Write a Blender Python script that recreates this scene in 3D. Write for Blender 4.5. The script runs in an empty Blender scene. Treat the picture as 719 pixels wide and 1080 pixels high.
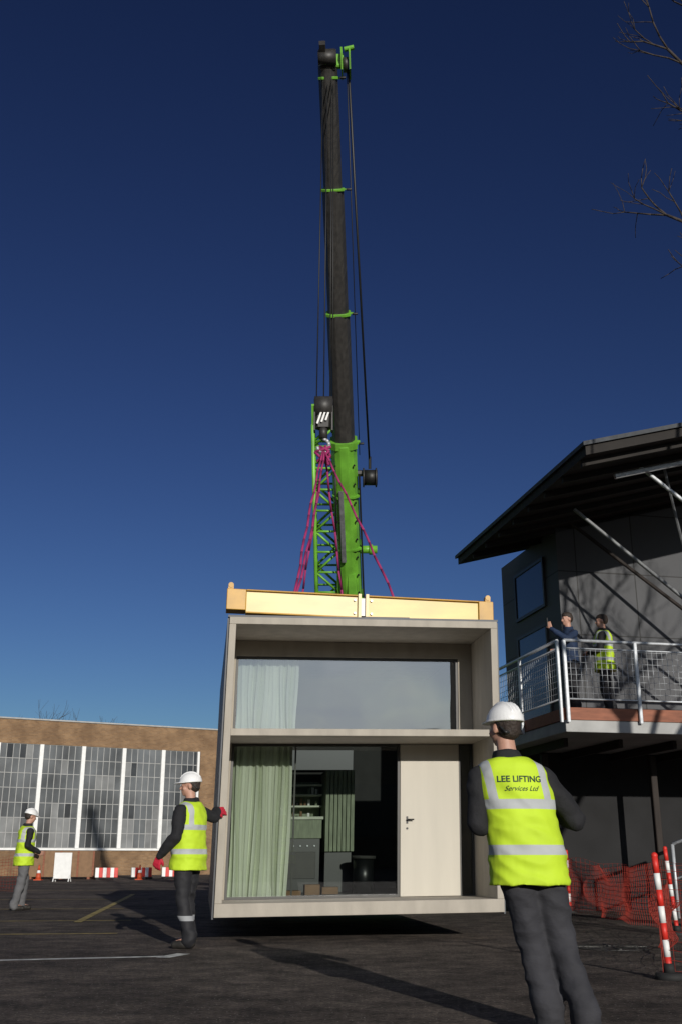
import bpy, bmesh, math, random
from mathutils import Vector, Matrix, noise
from mathutils.bvhtree import BVHTree
random.seed(7)
scene=bpy.context.scene
COL=scene.collection
V=Vector

# ---------------------------------------------------------------- materials
def nmat(name):
    m=bpy.data.materials.new(name); m.use_nodes=True
    return m, m.node_tree, m.node_tree.nodes['Principled BSDF']
def mat(name,col,rough=.6,metal=0.,var=.15,scale=6.,bump=0.,bscale=40.,stretch=None,spec=.5,detail=6.):
    m,nt,b=nmat(name)
    b.inputs['Roughness'].default_value=rough
    b.inputs['Metallic'].default_value=metal
    b.inputs['Specular IOR Level'].default_value=spec
    tc=nt.nodes.new('ShaderNodeTexCoord')
    src=tc.outputs['Object']
    if stretch:
        mp=nt.nodes.new('ShaderNodeMapping'); mp.inputs['Scale'].default_value=stretch
        nt.links.new(src,mp.inputs['Vector']); src=mp.outputs['Vector']
    n=nt.nodes.new('ShaderNodeTexNoise'); n.inputs['Scale'].default_value=scale; n.inputs['Detail'].default_value=detail
    nt.links.new(src,n.inputs['Vector'])
    r=nt.nodes.new('ShaderNodeValToRGB')
    r.color_ramp.elements[0].position=.3; r.color_ramp.elements[1].position=.7
    r.color_ramp.elements[0].color=[max(0,c*(1-var)) for c in col]+[1]
    r.color_ramp.elements[1].color=[min(1,c*(1+var)) for c in col]+[1]
    nt.links.new(n.outputs['Fac'],r.inputs['Fac'])
    nt.links.new(r.outputs['Color'],b.inputs['Base Color'])
    if bump>0:
        n2=nt.nodes.new('ShaderNodeTexNoise'); n2.inputs['Scale'].default_value=bscale; n2.inputs['Detail'].default_value=5
        nt.links.new(src,n2.inputs['Vector'])
        bp=nt.nodes.new('ShaderNodeBump'); bp.inputs['Strength'].default_value=bump; bp.inputs['Distance'].default_value=.02
        nt.links.new(n2.outputs['Fac'],bp.inputs['Height']); nt.links.new(bp.outputs['Normal'],b.inputs['Normal'])
    return m
def glass(name,tint,refl=1.0,rough=.0,wob=0.):
    m=bpy.data.materials.new(name); m.use_nodes=True; nt=m.node_tree; nt.nodes.clear()
    o=nt.nodes.new('ShaderNodeOutputMaterial'); t=nt.nodes.new('ShaderNodeBsdfTransparent'); g=nt.nodes.new('ShaderNodeBsdfGlossy')
    t.inputs['Color'].default_value=(*tint,1); g.inputs['Roughness'].default_value=rough; g.inputs['Color'].default_value=(.95,.97,1,1)
    f=nt.nodes.new('ShaderNodeFresnel'); f.inputs['IOR'].default_value=1.5
    mu=nt.nodes.new('ShaderNodeMath'); mu.operation='MULTIPLY'; mu.inputs[1].default_value=refl
    mx=nt.nodes.new('ShaderNodeMixShader')
    if wob:
        tc=nt.nodes.new('ShaderNodeTexCoord'); n=nt.nodes.new('ShaderNodeTexNoise'); n.inputs['Scale'].default_value=.8
        nt.links.new(tc.outputs['Object'],n.inputs['Vector']); bp=nt.nodes.new('ShaderNodeBump'); bp.inputs['Strength'].default_value=wob; bp.inputs['Distance'].default_value=.05
        nt.links.new(n.outputs['Fac'],bp.inputs['Height']); nt.links.new(bp.outputs['Normal'],g.inputs['Normal'])
    nt.links.new(f.outputs[0],mu.inputs[0]); nt.links.new(mu.outputs[0],mx.inputs[0])
    nt.links.new(t.outputs[0],mx.inputs[1]); nt.links.new(g.outputs[0],mx.inputs[2]); nt.links.new(mx.outputs[0],o.inputs['Surface'])
    return m
def band_mat(name,col,bands,half,band_col=(.42,.44,.44),vert=None,vtop=None,rough=.75,lean=0.):
    m,nt,b=nmat(name); N=nt.nodes; L=nt.links
    b.inputs['Roughness'].default_value=rough
    tc=N.new('ShaderNodeTexCoord'); sp=N.new('ShaderNodeSeparateXYZ'); L.new(tc.outputs['Object'],sp.inputs[0])
    outs=[]
    def math_(op,a,bv,c=None):
        n=N.new('ShaderNodeMath'); n.operation=op
        for i,x in enumerate((a,bv,c)):
            if x is None: continue
            if isinstance(x,(int,float)): n.inputs[i].default_value=x
            else: L.new(x,n.inputs[i])
        return n.outputs[0]
    for z in bands: outs.append(math_('COMPARE',sp.outputs['Z'],float(z),float(half)))
    if vert:
        xs=math_('ADD',sp.outputs['X'],math_('MULTIPLY',math_('SUBTRACT',sp.outputs['Z'],.93),-lean))
        ax=math_('ABSOLUTE',xs,None)
        c=math_('COMPARE',ax,float(vert),.024); g=math_('GREATER_THAN',sp.outputs['Z'],float(vtop)); outs.append(math_('MULTIPLY',c,g))
    f=outs[0]
    for o in outs[1:]: f=math_('MAXIMUM',f,o)
    n=N.new('ShaderNodeTexNoise'); n.inputs['Scale'].default_value=4; L.new(tc.outputs['Object'],n.inputs['Vector'])
    r=N.new('ShaderNodeValToRGB'); r.color_ramp.elements[0].position=.3; r.color_ramp.elements[1].position=.7; r.color_ramp.elements[0].color=[c*.9 for c in col]+[1]; r.color_ramp.elements[1].color=[min(1,c*1.05) for c in col]+[1]
    L.new(n.outputs['Fac'],r.inputs['Fac'])
    mx=N.new('ShaderNodeMix'); mx.data_type='RGBA'; L.new(f,mx.inputs[0]); L.new(r.outputs['Color'],mx.inputs[6]); mx.inputs[7].default_value=(*band_col,1)
    L.new(mx.outputs[2],b.inputs['Base Color'])
    mp=N.new('ShaderNodeMapping'); mp.inputs['Scale'].default_value=(1,1,1.8); mp.inputs['Rotation'].default_value=(.2,.5,0); L.new(tc.outputs['Object'],mp.inputs[0])
    n2=N.new('ShaderNodeTexNoise'); n2.noise_type='RIDGED_MULTIFRACTAL'; n2.inputs['Scale'].default_value=5; n2.inputs['Detail'].default_value=2.5; L.new(mp.outputs[0],n2.inputs['Vector'])
    bp=N.new('ShaderNodeBump'); bp.inputs['Strength'].default_value=.45; bp.inputs['Distance'].default_value=.022
    L.new(n2.outputs['Fac'],bp.inputs['Height']); L.new(bp.outputs['Normal'],b.inputs['Normal'])
    return m

M={}
M['beige']=mat('plywood_panel',(.37,.335,.28),.7,var=.12,scale=2.5,bump=.12,bscale=30,stretch=(2.5,2.5,.7),detail=9)
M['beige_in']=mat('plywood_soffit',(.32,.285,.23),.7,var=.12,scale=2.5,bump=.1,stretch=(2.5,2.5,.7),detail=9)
M['door']=mat('door_panel',(.50,.465,.39),.6,var=.05,scale=1.5,stretch=(4,4,.5),detail=9)
M['cladding']=mat('dark_cladding',(.035,.04,.05),.5,var=.2)
M['frame']=mat('bronze_frame',(.04,.038,.034),.5,metal=.1)
M['black']=mat('black_metal',(.012,.012,.012),.5)
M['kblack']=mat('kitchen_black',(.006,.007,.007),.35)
M['curtain']=mat('curtain_cloth',(.66,.70,.56),.85,var=.08,scale=4,stretch=(6,6,.5))
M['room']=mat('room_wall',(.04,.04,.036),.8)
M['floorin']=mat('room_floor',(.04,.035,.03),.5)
M['card']=mat('cardboard',(.22,.13,.07),.8)
M['kitchen']=mat('kitchen_front',(.58,.62,.50),.6,var=.2)
M['kdark']=mat('kitchen_panel',(.22,.26,.17),.6,var=.25,stretch=(6,6,1))
M['glass']=glass('window_glass',(.64,.68,.66),2.0)
M['glass_up']=glass('upper_glass',(.60,.64,.66),7.0,rough=.02,wob=.3)
M['green']=mat('crane_green',(.14,.38,.035),.42,var=.25,scale=3)
M['boom']=mat('boom_black',(.032,.030,.028),.5,var=.35,scale=5,bump=.08,stretch=(3,3,.4))
M['yellow']=mat('beam_yellow',(.50,.27,.025),.45,var=.2,scale=4)
M['yellow_glare']=mat('beam_yellow_glare',(.62,.48,.17),.4,var=.14,scale=3,stretch=(.5,2,2))  # sun glare on the yellow beam is put into this pale colour
M['yellow_glare2']=mat('beam_face_glare',(.60,.42,.08),.4,var=.14,scale=3,stretch=(.5,2,2))  # right half of the beam, glare painted in, more yellow
M['white']=mat('white_paint',(.78,.78,.76),.5,var=.06)
M['galv']=mat('galvanised_steel',(.50,.52,.54),.45,metal=.35,var=.15,scale=20)
M['dgalv']=mat('dull_steel',(.16,.165,.17),.55,metal=.3,var=.25,scale=10)
M['pink']=mat('sling_pink',(.30,.02,.11),.8)
M['rubber']=mat('rubber',(.015,.015,.015),.8)
M['slate']=mat('roof_slate',(.040,.045,.052),.7,var=.3,scale=8)
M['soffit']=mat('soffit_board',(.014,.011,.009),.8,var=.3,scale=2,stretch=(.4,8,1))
M['timber']=mat('timber_fascia',(.24,.085,.045),.7,var=.25,scale=3,stretch=(.5,6,6))
M['dtimber']=mat('dark_timber',(.022,.016,.013),.8,var=.35,scale=3,stretch=(3,3,.6))
M['slabedge']=mat('slab_edge',(.36,.36,.35),.75,var=.15,scale=3)
M['red']=mat('red_plastic',(.60,.03,.02),.5)
M['net']=mat('orange_net',(.24,.02,.010),.7)
M['cone']=mat('cone_orange',(.50,.07,.02),.6)
M['bark']=mat('bark',(.05,.04,.034),.9,var=.4,scale=14,bump=.6)
M['linew']=mat('line_white',(.55,.55,.52),.8,var=.4,scale=9)
M['liney']=mat('line_yellow',(.34,.26,.08),.8,var=.6,scale=6)
M['helmet']=mat('helmet_white',(.80,.80,.79),.3,var=.03)
M['skin']=mat('skin',(.46,.25,.18),.55,var=.08,scale=20)
M['eye']=mat('eye_dark',(.05,.035,.03),.3)
M['lip']=mat('lip',(.36,.13,.11),.5)
M['hair']=mat('hair_dark',(.03,.02,.015),.7,var=.4,scale=60,bump=.6)
M['jblack']=mat('jacket_black',(.010,.010,.012),.85,bump=.5,bscale=20)
M['jblue']=mat('jacket_blue',(.008,.022,.06),.8,bump=.4,bscale=20)
M['tgrey']=mat('trouser_grey',(.030,.030,.036),.85,bump=.6,bscale=9,var=.2,stretch=(1,1,1.8))
M['tdark']=mat('trouser_dark',(.015,.015,.018),.85,bump=.6,bscale=18,var=.25)
M['tlight']=mat('trouser_light',(.11,.11,.115),.85,bump=.4,bscale=25)
M['boot']=mat('boot_leather',(.02,.018,.015),.6,bump=.3)
M['gred']=mat('glove_red',(.50,.015,.04),.7)
M['ink']=mat('print_ink',(.02,.05,.035),.7)
M['vest']=band_mat('hivis_vest',(.50,.70,.025),[.97,1.22],.027,vert=.155,vtop=1.22)
M['vestC']=band_mat('hivis_vest_printed',(.50,.70,.025),[.97,1.22],.027,vert=.158,vtop=1.22,lean=-.16)
M['tband']=band_mat('trouser_band',(.012,.012,.015),[.30],.025,band_col=(.3,.31,.32))
def cladding_mat():
    m,nt,b=nmat('wall_panels'); N=nt.nodes; L=nt.links
    tc=N.new('ShaderNodeTexCoord'); mp=N.new('ShaderNodeMapping'); L.new(tc.outputs['Object'],mp.inputs[0])
    mp.inputs['Rotation'].default_value=(math.pi/2,0,0)
    br=N.new('ShaderNodeTexBrick'); br.offset=0; br.inputs['Scale'].default_value=1; br.inputs['Brick Width'].default_value=1.2; br.inputs['Row Height'].default_value=1.25
    br.inputs['Mortar Size'].default_value=.012; br.inputs['Color1'].default_value=(.062,.064,.070,1); br.inputs['Color2'].default_value=(.078,.080,.086,1); br.inputs['Mortar'].default_value=(.02,.02,.02,1)
    L.new(mp.outputs[0],br.inputs['Vector']); L.new(br.outputs['Color'],b.inputs['Base Color']); b.inputs['Roughness'].default_value=.7
    return m
M['darkwall']=cladding_mat()
M['groundwall']=mat('ground_floor_wall',(.010,.010,.011),.85,var=.3,scale=2)  # near-black: shade under the balcony is put into the wall colour
def brick_mat(name,c1,c2,mortar):
    m,nt,b=nmat(name); N=nt.nodes; L=nt.links
    tc=N.new('ShaderNodeTexCoord'); sp=N.new('ShaderNodeSeparateXYZ'); L.new(tc.outputs['Object'],sp.inputs[0])
    ad=N.new('ShaderNodeMath'); ad.operation='MULTIPLY_ADD'; ad.inputs[1].default_value=.46; L.new(sp.outputs['Y'],ad.inputs[0]); L.new(sp.outputs['X'],ad.inputs[2])
    cb=N.new('ShaderNodeCombineXYZ'); L.new(ad.outputs[0],cb.inputs[0]); L.new(sp.outputs['Z'],cb.inputs[1])
    br=N.new('ShaderNodeTexBrick'); br.inputs['Scale'].default_value=1; br.inputs['Brick Width'].default_value=.225; br.inputs['Row Height'].default_value=.075; br.inputs['Mortar Size'].default_value=.008
    br.inputs['Color1'].default_value=(*c1,1); br.inputs['Color2'].default_value=(*c2,1); br.inputs['Mortar'].default_value=(*mortar,1)
    L.new(cb.outputs[0],br.inputs['Vector'])
    n=N.new('ShaderNodeTexNoise'); n.inputs['Scale'].default_value=1.2; n.inputs['Detail'].default_value=8; L.new(tc.outputs['Object'],n.inputs['Vector'])
    r=N.new('ShaderNodeValToRGB'); r.color_ramp.elements[0].position=.35; r.color_ramp.elements[1].position=.7
    r.color_ramp.elements[0].color=(.6,.57,.55,1); r.color_ramp.elements[1].color=(1,1,1,1); L.new(n.outputs['Fac'],r.inputs['Fac'])
    mx=N.new('ShaderNodeMix'); mx.data_type='RGBA'; mx.blend_type='MULTIPLY'; mx.inputs[0].default_value=1
    L.new(br.outputs['Color'],mx.inputs[6]); L.new(r.outputs['Color'],mx.inputs[7]); L.new(mx.outputs[2],b.inputs['Base Color'])
    b.inputs['Roughness'].default_value=.85
    return m
M['brick']=brick_mat('tan_brick',(.32,.19,.09),(.23,.13,.06),(.26,.20,.14))
M['pane_a']=mat('pane_dark',(.035,.038,.042),.2,var=.4,scale=.7)
M['pane_b']=mat('pane_grey',(.17,.175,.175),.35,var=.3,scale=1)
M['pane_c']=mat('pane_mid',(.10,.107,.112),.25,var=.55,scale=.45)
def asphalt():
    m,nt,b=nmat('asphalt'); N=nt.nodes; L=nt.links
    tc=N.new('ShaderNodeTexCoord')
    def noi(s,d=8,r=.7):
        n=N.new('ShaderNodeTexNoise'); n.inputs['Scale'].default_value=s; n.inputs['Detail'].default_value=d; n.inputs['Roughness'].default_value=r; L.new(tc.outputs['Object'],n.inputs['Vector']); return n.outputs['Fac']
    def ramp(f,p0,p1,c0,c1):
        r=N.new('ShaderNodeValToRGB'); r.color_ramp.elements[0].position=p0; r.color_ramp.elements[1].position=p1; r.color_ramp.elements[0].color=(*c0,1); r.color_ramp.elements[1].color=(*c1,1); L.new(f,r.inputs['Fac']); return r.outputs['Color']
    def mul(a,b_,mode='MULTIPLY',fac=1.):
        mx=N.new('ShaderNodeMix'); mx.data_type='RGBA'; mx.blend_type=mode
        if isinstance(fac,float): mx.inputs[0].default_value=fac
        else: L.new(fac,mx.inputs[0])
        L.new(a,mx.inputs[6])
        if isinstance(b_,tuple): mx.inputs[7].default_value=(*b_,1)
        else: L.new(b_,mx.inputs[7])
        return mx.outputs[2]
    base=ramp(noi(.4,9,.7),.36,.64,(.050,.042,.038),(.135,.115,.100))
    c=mul(base,ramp(noi(3.2,8,.7),.36,.66,(.6,.6,.6),(1.4,1.36,1.33)))
    c=mul(c,ramp(noi(26,8,.8),.40,.64,(.45,.45,.45),(1.75,1.7,1.65)))
    vo=N.new('ShaderNodeTexVoronoi'); vo.inputs['Scale'].default_value=20; L.new(tc.outputs['Object'],vo.inputs['Vector'])
    sp=ramp(vo.outputs['Distance'],.05,.15,(1,1,1),(0,0,0))
    c=mul(c,(.40,.36,.32),'MIX',sp)
    L.new(c,b.inputs['Base Color']); b.inputs['Roughness'].default_value=.9; b.inputs['Specular IOR Level'].default_value=.2
    bp=N.new('ShaderNodeBump'); bp.inputs['Strength'].default_value=.9; bp.inputs['Distance'].default_value=.03
    L.new(noi(16,7,.75),bp.inputs['Height']); L.new(bp.outputs['Normal'],b.inputs['Normal'])
    return m
M['asphalt']=asphalt()

# ---------------------------------------------------------------- geometry helpers
def cumloc(p):
    l=V((0,0,0))
    while p is not None: l+=p.location; p=p.parent
    return l
def empty(name,loc,label,cat,group=None,rotz=0.):
    o=bpy.data.objects.new(name,None); COL.objects.link(o); o.location=loc; o.rotation_euler=(0,0,rotz); o.empty_display_size=.3
    o['label']=label; o['category']=cat
    if group: o['group']=group
    return o
class G:
    def __init__(s): s.bm=bmesh.new(); s.mats=[]
    def mi(s,m):
        if m not in s.mats: s.mats.append(m)
        return s.mats.index(m)
    def hexa(s,p,m):
        vs=[s.bm.verts.new(q) for q in p]; i=s.mi(m)
        for f in ((0,3,2,1),(4,5,6,7),(0,1,5,4),(1,2,6,5),(2,3,7,6),(3,0,4,7)):
            fc=s.bm.faces.new([vs[k] for k in f]); fc.material_index=i
    def box(s,lo,hi,m,F=None):
        x0,y0,z0=lo; x1,y1,z1=hi
        p=[V(q) for q in ((x0,y0,z0),(x1,y0,z0),(x1,y1,z0),(x0,y1,z0),(x0,y0,z1),(x1,y0,z1),(x1,y1,z1),(x0,y1,z1))]
        if F: p=[F(*q) for q in p]
        s.hexa(p,m)
    def rings(s,rs,m,cap=True,smooth=True):
        i=s.mi(m); R=[[s.bm.verts.new(q) for q in r] for r in rs]; n=len(R[0])
        for a,b in zip(R,R[1:]):
            for k in range(n):
                f=s.bm.faces.new((a[k],a[(k+1)%n],b[(k+1)%n],b[k])); f.material_index=i; f.smooth=smooth
        if cap:
            f=s.bm.faces.new(list(reversed(R[0]))); f.material_index=i
            f=s.bm.faces.new(R[-1]); f.material_index=i
    def cyl(s,p1,p2,r1,m,r2=None,seg=10,smooth=True):
        p1=V(p1);p2=V(p2); r2=r1 if r2 is None else r2
        a=(p2-p1).normalized(); q=a.to_track_quat('Z','Y'); x=q@V((1,0,0)); y=q@V((0,1,0))
        s.rings([[c+(x*math.cos(t)+y*math.sin(t))*r for t in [2*math.pi*k/seg for k in range(seg)]] for c,r in((p1,r1),(p2,r2))],m,smooth=smooth)
    def tube(s,pts,r,m,seg=8):
        for a,b in zip(pts,pts[1:]): s.cyl(a,b,r,m,seg=seg)
    def beam(s,p1,p2,w,h,m,w2=None,h2=None,bev=.2,up=(0,0,1)):
        p1=V(p1);p2=V(p2);a=(p2-p1).normalized(); x=a.cross(V(up))
        if x.length<1e-3: x=V((1,0,0))
        x.normalize(); y=x.cross(a); w2=w2 or w; h2=h2 or h
        def ring(c,w,h):
            k=bev*min(w,h)
            pr=[(-w/2+k,-h/2),(w/2-k,-h/2),(w/2,-h/2+k),(w/2,h/2-k),(w/2-k,h/2),(-w/2+k,h/2),(-w/2,h/2-k),(-w/2,-h/2+k)]
            return [c+x*u+y*v for u,v in pr]
        s.rings([ring(p1,w,h),ring(p2,w2,h2)],m,smooth=False)
    def ball(s,c,r,m,sub=2):
        d=bmesh.ops.create_icosphere(s.bm,subdivisions=sub,radius=1,matrix=Matrix.Translation(V(c))@Matrix.Diagonal((*((r,r,r) if isinstance(r,(int,float)) else r),1)))
        i=s.mi(m)
        for v in d['verts']:
            for f in v.link_faces: f.material_index=i; f.smooth=True
    def out(s,name,parent=None,world=True,bevel=0,label=None,cat=None,group=None,base=None):
        bmesh.ops.recalc_face_normals(s.bm,faces=s.bm.faces)
        me=bpy.data.meshes.new(name); o=bpy.data.objects.new(name,me); COL.objects.link(o)
        off=V((0,0,0))
        if parent is not None:
            o.parent=parent
            if world: off=cumloc(parent)
        elif base is not None: off=V(base); o.location=off
        if off.length>0: bmesh.ops.translate(s.bm,verts=s.bm.verts,vec=-off)
        s.bm.to_mesh(me); s.bm.free()
        for m in s.mats: me.materials.append(m)
        if bevel:
            b=o.modifiers.new('Bevel','BEVEL'); b.width=bevel; b.segments=2; b.limit_method='ANGLE'
        if label: o['label']=label
        if cat: o['category']=cat
        if group: o['group']=group
        return o

# ---------------------------------------------------------------- world, sun, camera
EL=math.radians(13.5); AZ=V((-.305,1,0)).normalized()
Ldir=V((AZ.x*math.cos(EL),AZ.y*math.cos(EL),-math.sin(EL)))
w=bpy.data.worlds.new("World"); scene.world=w; w.use_nodes=True
nt=w.node_tree; bg=nt.nodes['Background']; sky=nt.nodes.new('ShaderNodeTexSky'); sky.sky_type='NISHITA'; sky.sun_disc=False
sky.sun_elevation=EL; sky.sun_rotation=math.atan2(-AZ.x,-AZ.y); sky.altitude=0; sky.air_density=1.0; sky.dust_density=.3; sky.ozone_density=3.5
vm=nt.nodes.new('ShaderNodeVectorMath'); vm.operation='SCALE'; vm.inputs['Scale'].default_value=.35
ga=nt.nodes.new('ShaderNodeGamma'); ga.inputs['Gamma'].default_value=1.62
hs=nt.nodes.new('ShaderNodeHueSaturation'); hs.inputs['Saturation'].default_value=.97; hs.inputs['Hue'].default_value=.511
nt.links.new(sky.outputs[0],vm.inputs[0]); nt.links.new(vm.outputs[0],ga.inputs[0]); nt.links.new(ga.outputs[0],hs.inputs['Color'])
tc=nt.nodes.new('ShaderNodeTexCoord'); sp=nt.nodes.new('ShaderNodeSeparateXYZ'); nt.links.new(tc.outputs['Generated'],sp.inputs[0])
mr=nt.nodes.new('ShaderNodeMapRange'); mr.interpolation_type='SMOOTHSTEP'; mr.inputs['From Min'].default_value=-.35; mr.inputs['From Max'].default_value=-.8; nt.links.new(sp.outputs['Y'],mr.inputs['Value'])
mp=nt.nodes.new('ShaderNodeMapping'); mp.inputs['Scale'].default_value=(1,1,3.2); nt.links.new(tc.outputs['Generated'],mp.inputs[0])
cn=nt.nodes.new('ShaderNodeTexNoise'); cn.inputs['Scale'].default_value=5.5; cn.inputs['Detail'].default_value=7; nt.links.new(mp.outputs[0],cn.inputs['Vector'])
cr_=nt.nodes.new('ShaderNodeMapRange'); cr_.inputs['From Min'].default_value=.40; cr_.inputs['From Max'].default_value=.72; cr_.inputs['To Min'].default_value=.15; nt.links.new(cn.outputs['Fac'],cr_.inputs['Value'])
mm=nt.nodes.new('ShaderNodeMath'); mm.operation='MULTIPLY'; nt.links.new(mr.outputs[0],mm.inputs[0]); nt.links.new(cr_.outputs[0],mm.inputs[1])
mx=nt.nodes.new('ShaderNodeMix'); mx.data_type='RGBA'; nt.links.new(mm.outputs[0],mx.inputs[0]); nt.links.new(hs.outputs[0],mx.inputs[6]); mx.inputs[7].default_value=(8.8,9.6,10.6,1)  # clouds added only behind the camera, to brighten the upper glass reflection
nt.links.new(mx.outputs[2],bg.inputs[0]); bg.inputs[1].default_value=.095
sl=bpy.data.lights.new('sun','SUN'); sl.energy=3.6; sl.angle=math.radians(.5); sl.color=(1,.95,.87)
so=bpy.data.objects.new('sun',sl); COL.objects.link(so); so.rotation_euler=Ldir.to_track_quat('-Z','Y').to_euler(); so.location=(10,-20,20)
cd=bpy.data.cameras.new('camera'); cam=bpy.data.objects.new('camera',cd); COL.objects.link(cam); scene.camera=cam
cd.sensor_fit='VERTICAL'; cd.sensor_height=36; cd.lens=36.67; cd.clip_end=2000; cd.clip_start=.05
cam.location=(0,0,.93); cam.rotation_euler=(math.radians(90+18.36),0,0)
scene.view_settings.view_transform='Standard'; scene.view_settings.look='None'; scene.view_settings.exposure=0

# ---------------------------------------------------------------- ground
g=G(); i=g.mi(M['asphalt']); 
f=g.bm.faces.new([g.bm.verts.new(p) for p in ((-600,-600,0),(600,-600,0),(600,900,0),(-600,900,0))]); 
o=g.out('ground'); o['kind']='structure'; o['label']='dark worn asphalt yard'; 
def strip(name,p1,p2,w,m,z=.004):
    p1=V((*p1,z));p2=V((*p2,z)); d=(p2-p1).normalized(); n=V((-d.y,d.x,0))*w/2
    g=G(); g.mi(m); f=g.bm.faces.new([g.bm.verts.new(q) for q in (p1-n,p2-n,p2+n,p1+n)])
    o=g.out(name); o['kind']='structure'; return o
strip('painted_line',(-5.5,10.2),(-1.7,11.25),.12,M['linew'])
strip('painted_line',(-1.74,11.05),(-1.60,11.5),.15,M['linew'],.008)
for (a,b) in (((-12,13.4),(-2.9,14.6)),((-12,16.5),(-3.3,17.6)),((-14,20.5),(-4.2,21.6)),((-14,25.5),(-4.6,26.6)),((-14,33),(-5.5,34)),((-4.0,17.0),(-5.6,30)),((-7.6,17.0),(-10.5,34))):
    strip('painted_line',a,b,.12,M['liney'],.004 if abs(b[1]-a[1])<3 else .008)

# ---------------------------------------------------------------- lifted cabin module
O=V((-1.455,12.8,.28)); EX=V((3.4,.48,.04))/3.434; EY=V((-.125,.992,0)); EZ=V((.02,0,1))
def P(u,v,w): return O+EX*u+EY*v+EZ*w
W=3.434; H=3.52; LN=6.0
cab=empty('cabin_module',P(W/2,LN/2,0),'beige prefabricated cabin with glazed front hanging just above asphalt','modular cabin')
g=G(); T=.085
g.box((0,0,0),(W,LN,.15),M['beige'],P)
g.box((0,0,H-.09),(W,LN,H),M['beige'],P)
g.box((0,0,.15),(T,LN,H-.09),M['beige'],P)
g.box((W-T,0,.15),(W,LN,H-.09),M['beige'],P)
g.box((T,LN-.1,.15),(W-T,LN,H-.09),M['beige'],P)
g.out('body',cab,bevel=.006)
g=G(); g.box((-.02,.03,H+.003),(W+.02,LN,H+.03),M['cladding'],P)
g.box((-.025,.05,-.02),(-.003,LN,H-.01),M['cladding'],P); g.box((W+.003,.05,-.02),(W+.025,LN,H-.01),M['cladding'],P)
g.out('outer_cladding',cab)
g=G(); g.box((.1,1.2,-.06),(W-.1,LN-.3,-.003),M['black'],P); g.out('underframe',cab)
RV=1.05
g=G(); g.box((T+.002,.12,2.07),(W-T-.002,RV-.003,2.155),M['beige'],P); g.out('shelf',cab,bevel=.005)
g=G()
g.box((T+.002,RV,3.22),(W-T-.002,RV+.12,H-.092),M['beige_in'],P)
g.box((T+.002,RV,2.07),(W-T-.002,RV+.12,2.20),M['beige_in'],P)
g.box((3.16,RV+.002,2.2),(W-T-.002,RV+.12,3.22),M['beige_in'],P)
g.box((T+.002,RV+.002,2.2),(.13,RV+.12,3.22),M['beige_in'],P)
g.box((T+.002,RV+.002,.152),(.13,RV+.12,2.07),M['beige_in'],P)
g.out('front_wall',cab,bevel=.004)
def glazing(u0,u1,w0,w1,gm,name='window',fr=.03):
    g=G(); v0,v1=RV+.02,RV+.09
    g.box((u0,v0,w0),(u0+fr,v1,w1),M['frame'],P); g.box((u1-fr,v0,w0),(u1,v1,w1),M['frame'],P)
    g.box((u0+fr,v0,w0),(u1-fr,v1,w0+fr),M['frame'],P); g.box((u0+fr,v0,w1-fr),(u1-fr,v1,w1),M['frame'],P)
    o=g.out(name,cab)
    g=G(); g.mi(gm); fc=g.bm.faces.new([g.bm.verts.new(P(a,RV+.05,b)) for a,b in((u0+fr,w0+fr),(u1-fr,w0+fr),(u1-fr,w1-fr),(u0+fr,w1-fr))])
    g.out('pane',o)
glazing(.132,3.158,2.202,3.218,M['glass_up'])
glazing(.132,2.355,.152,2.068,M['glass']); glazing(3.155,W-T-.004,.152,2.068,M['glass'],fr=.018)
g=G(); g.box((.965,RV+.10,.172),(.985,RV+.13,2.05),M['frame'],P); g.out('mullion',cab)
g=G(); g.box((2.36,RV+.01,.155),(3.152,RV+.07,2.066),M['door'],P); d=g.out('door',cab,bevel=.006)
g=G(); a=P(2.45,RV+.005,1.10); b_=P(2.45,RV-.05,1.10)
g.box((2.438,RV+.002,1.05),(2.462,RV+.008,1.14),M['black'],P); g.cyl(a,b_,.009,M['black']); g.cyl(b_,P(2.53,RV-.05,1.10),.009,M['black'])
g.out('handle',d)
g=G(); g.cyl(P(2.45,RV+.0,.99),P(2.45,RV+.012,.99),.014,M['black']); g.out('lock',d)
def curtain(u0,u1,w0,w1,v,n,seed):
    rnd=random.Random(seed); g=G(); i=g.mi(M['curtain']); NX=n*10; NZ=14; grid=[]
    ph=[rnd.uniform(-.9,.9) for _ in range(n+2)]
    for a in range(NX+1):
        t=a/NX; col=[]
        for b in range(NZ+1):
            s=b/NZ; k=t*n; amp=.036+.022*math.sin(k*1.7+seed)
            vv=v+amp*math.sin(k*2*math.pi+ph[int(k)]*.6*(1-s)+s*.3)
            uu=u0+(u1-u0)*t+.012*math.sin(k*4*math.pi+1)+.03*math.sin(k*1.3+s*3)*(1-s)
            col.append(g.bm.verts.new(P(uu,vv,w0+(w1-w0)*s)))
        grid.append(col)
    for a in range(NX):
        for b in range(NZ):
            f=g.bm.faces.new((grid[a][b],grid[a+1][b],grid[a+1][b+1],grid[a][b+1])); f.smooth=True; f.material_index=i
    g.out('curtain',cab)
curtain(.15,.93,.17,2.05,RV+.21,9,1); curtain(.15,.98,2.21,3.2,RV+.21,8,3)
g=G()
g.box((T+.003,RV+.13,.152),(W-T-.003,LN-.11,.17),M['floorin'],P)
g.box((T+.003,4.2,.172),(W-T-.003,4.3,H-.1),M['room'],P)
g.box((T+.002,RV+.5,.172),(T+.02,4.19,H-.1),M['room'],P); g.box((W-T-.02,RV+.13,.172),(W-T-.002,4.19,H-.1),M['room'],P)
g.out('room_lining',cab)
g=G()
g.box((.6,2.6,.175),(1.48,3.2,.90),M['kblack'],P); g.box((.6,2.57,1.16),(1.52,3.2,1.20),M['kitchen'],P); g.box((.6,2.6,.902),(1.50,3.2,1.158),M['kdark'],P)
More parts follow.
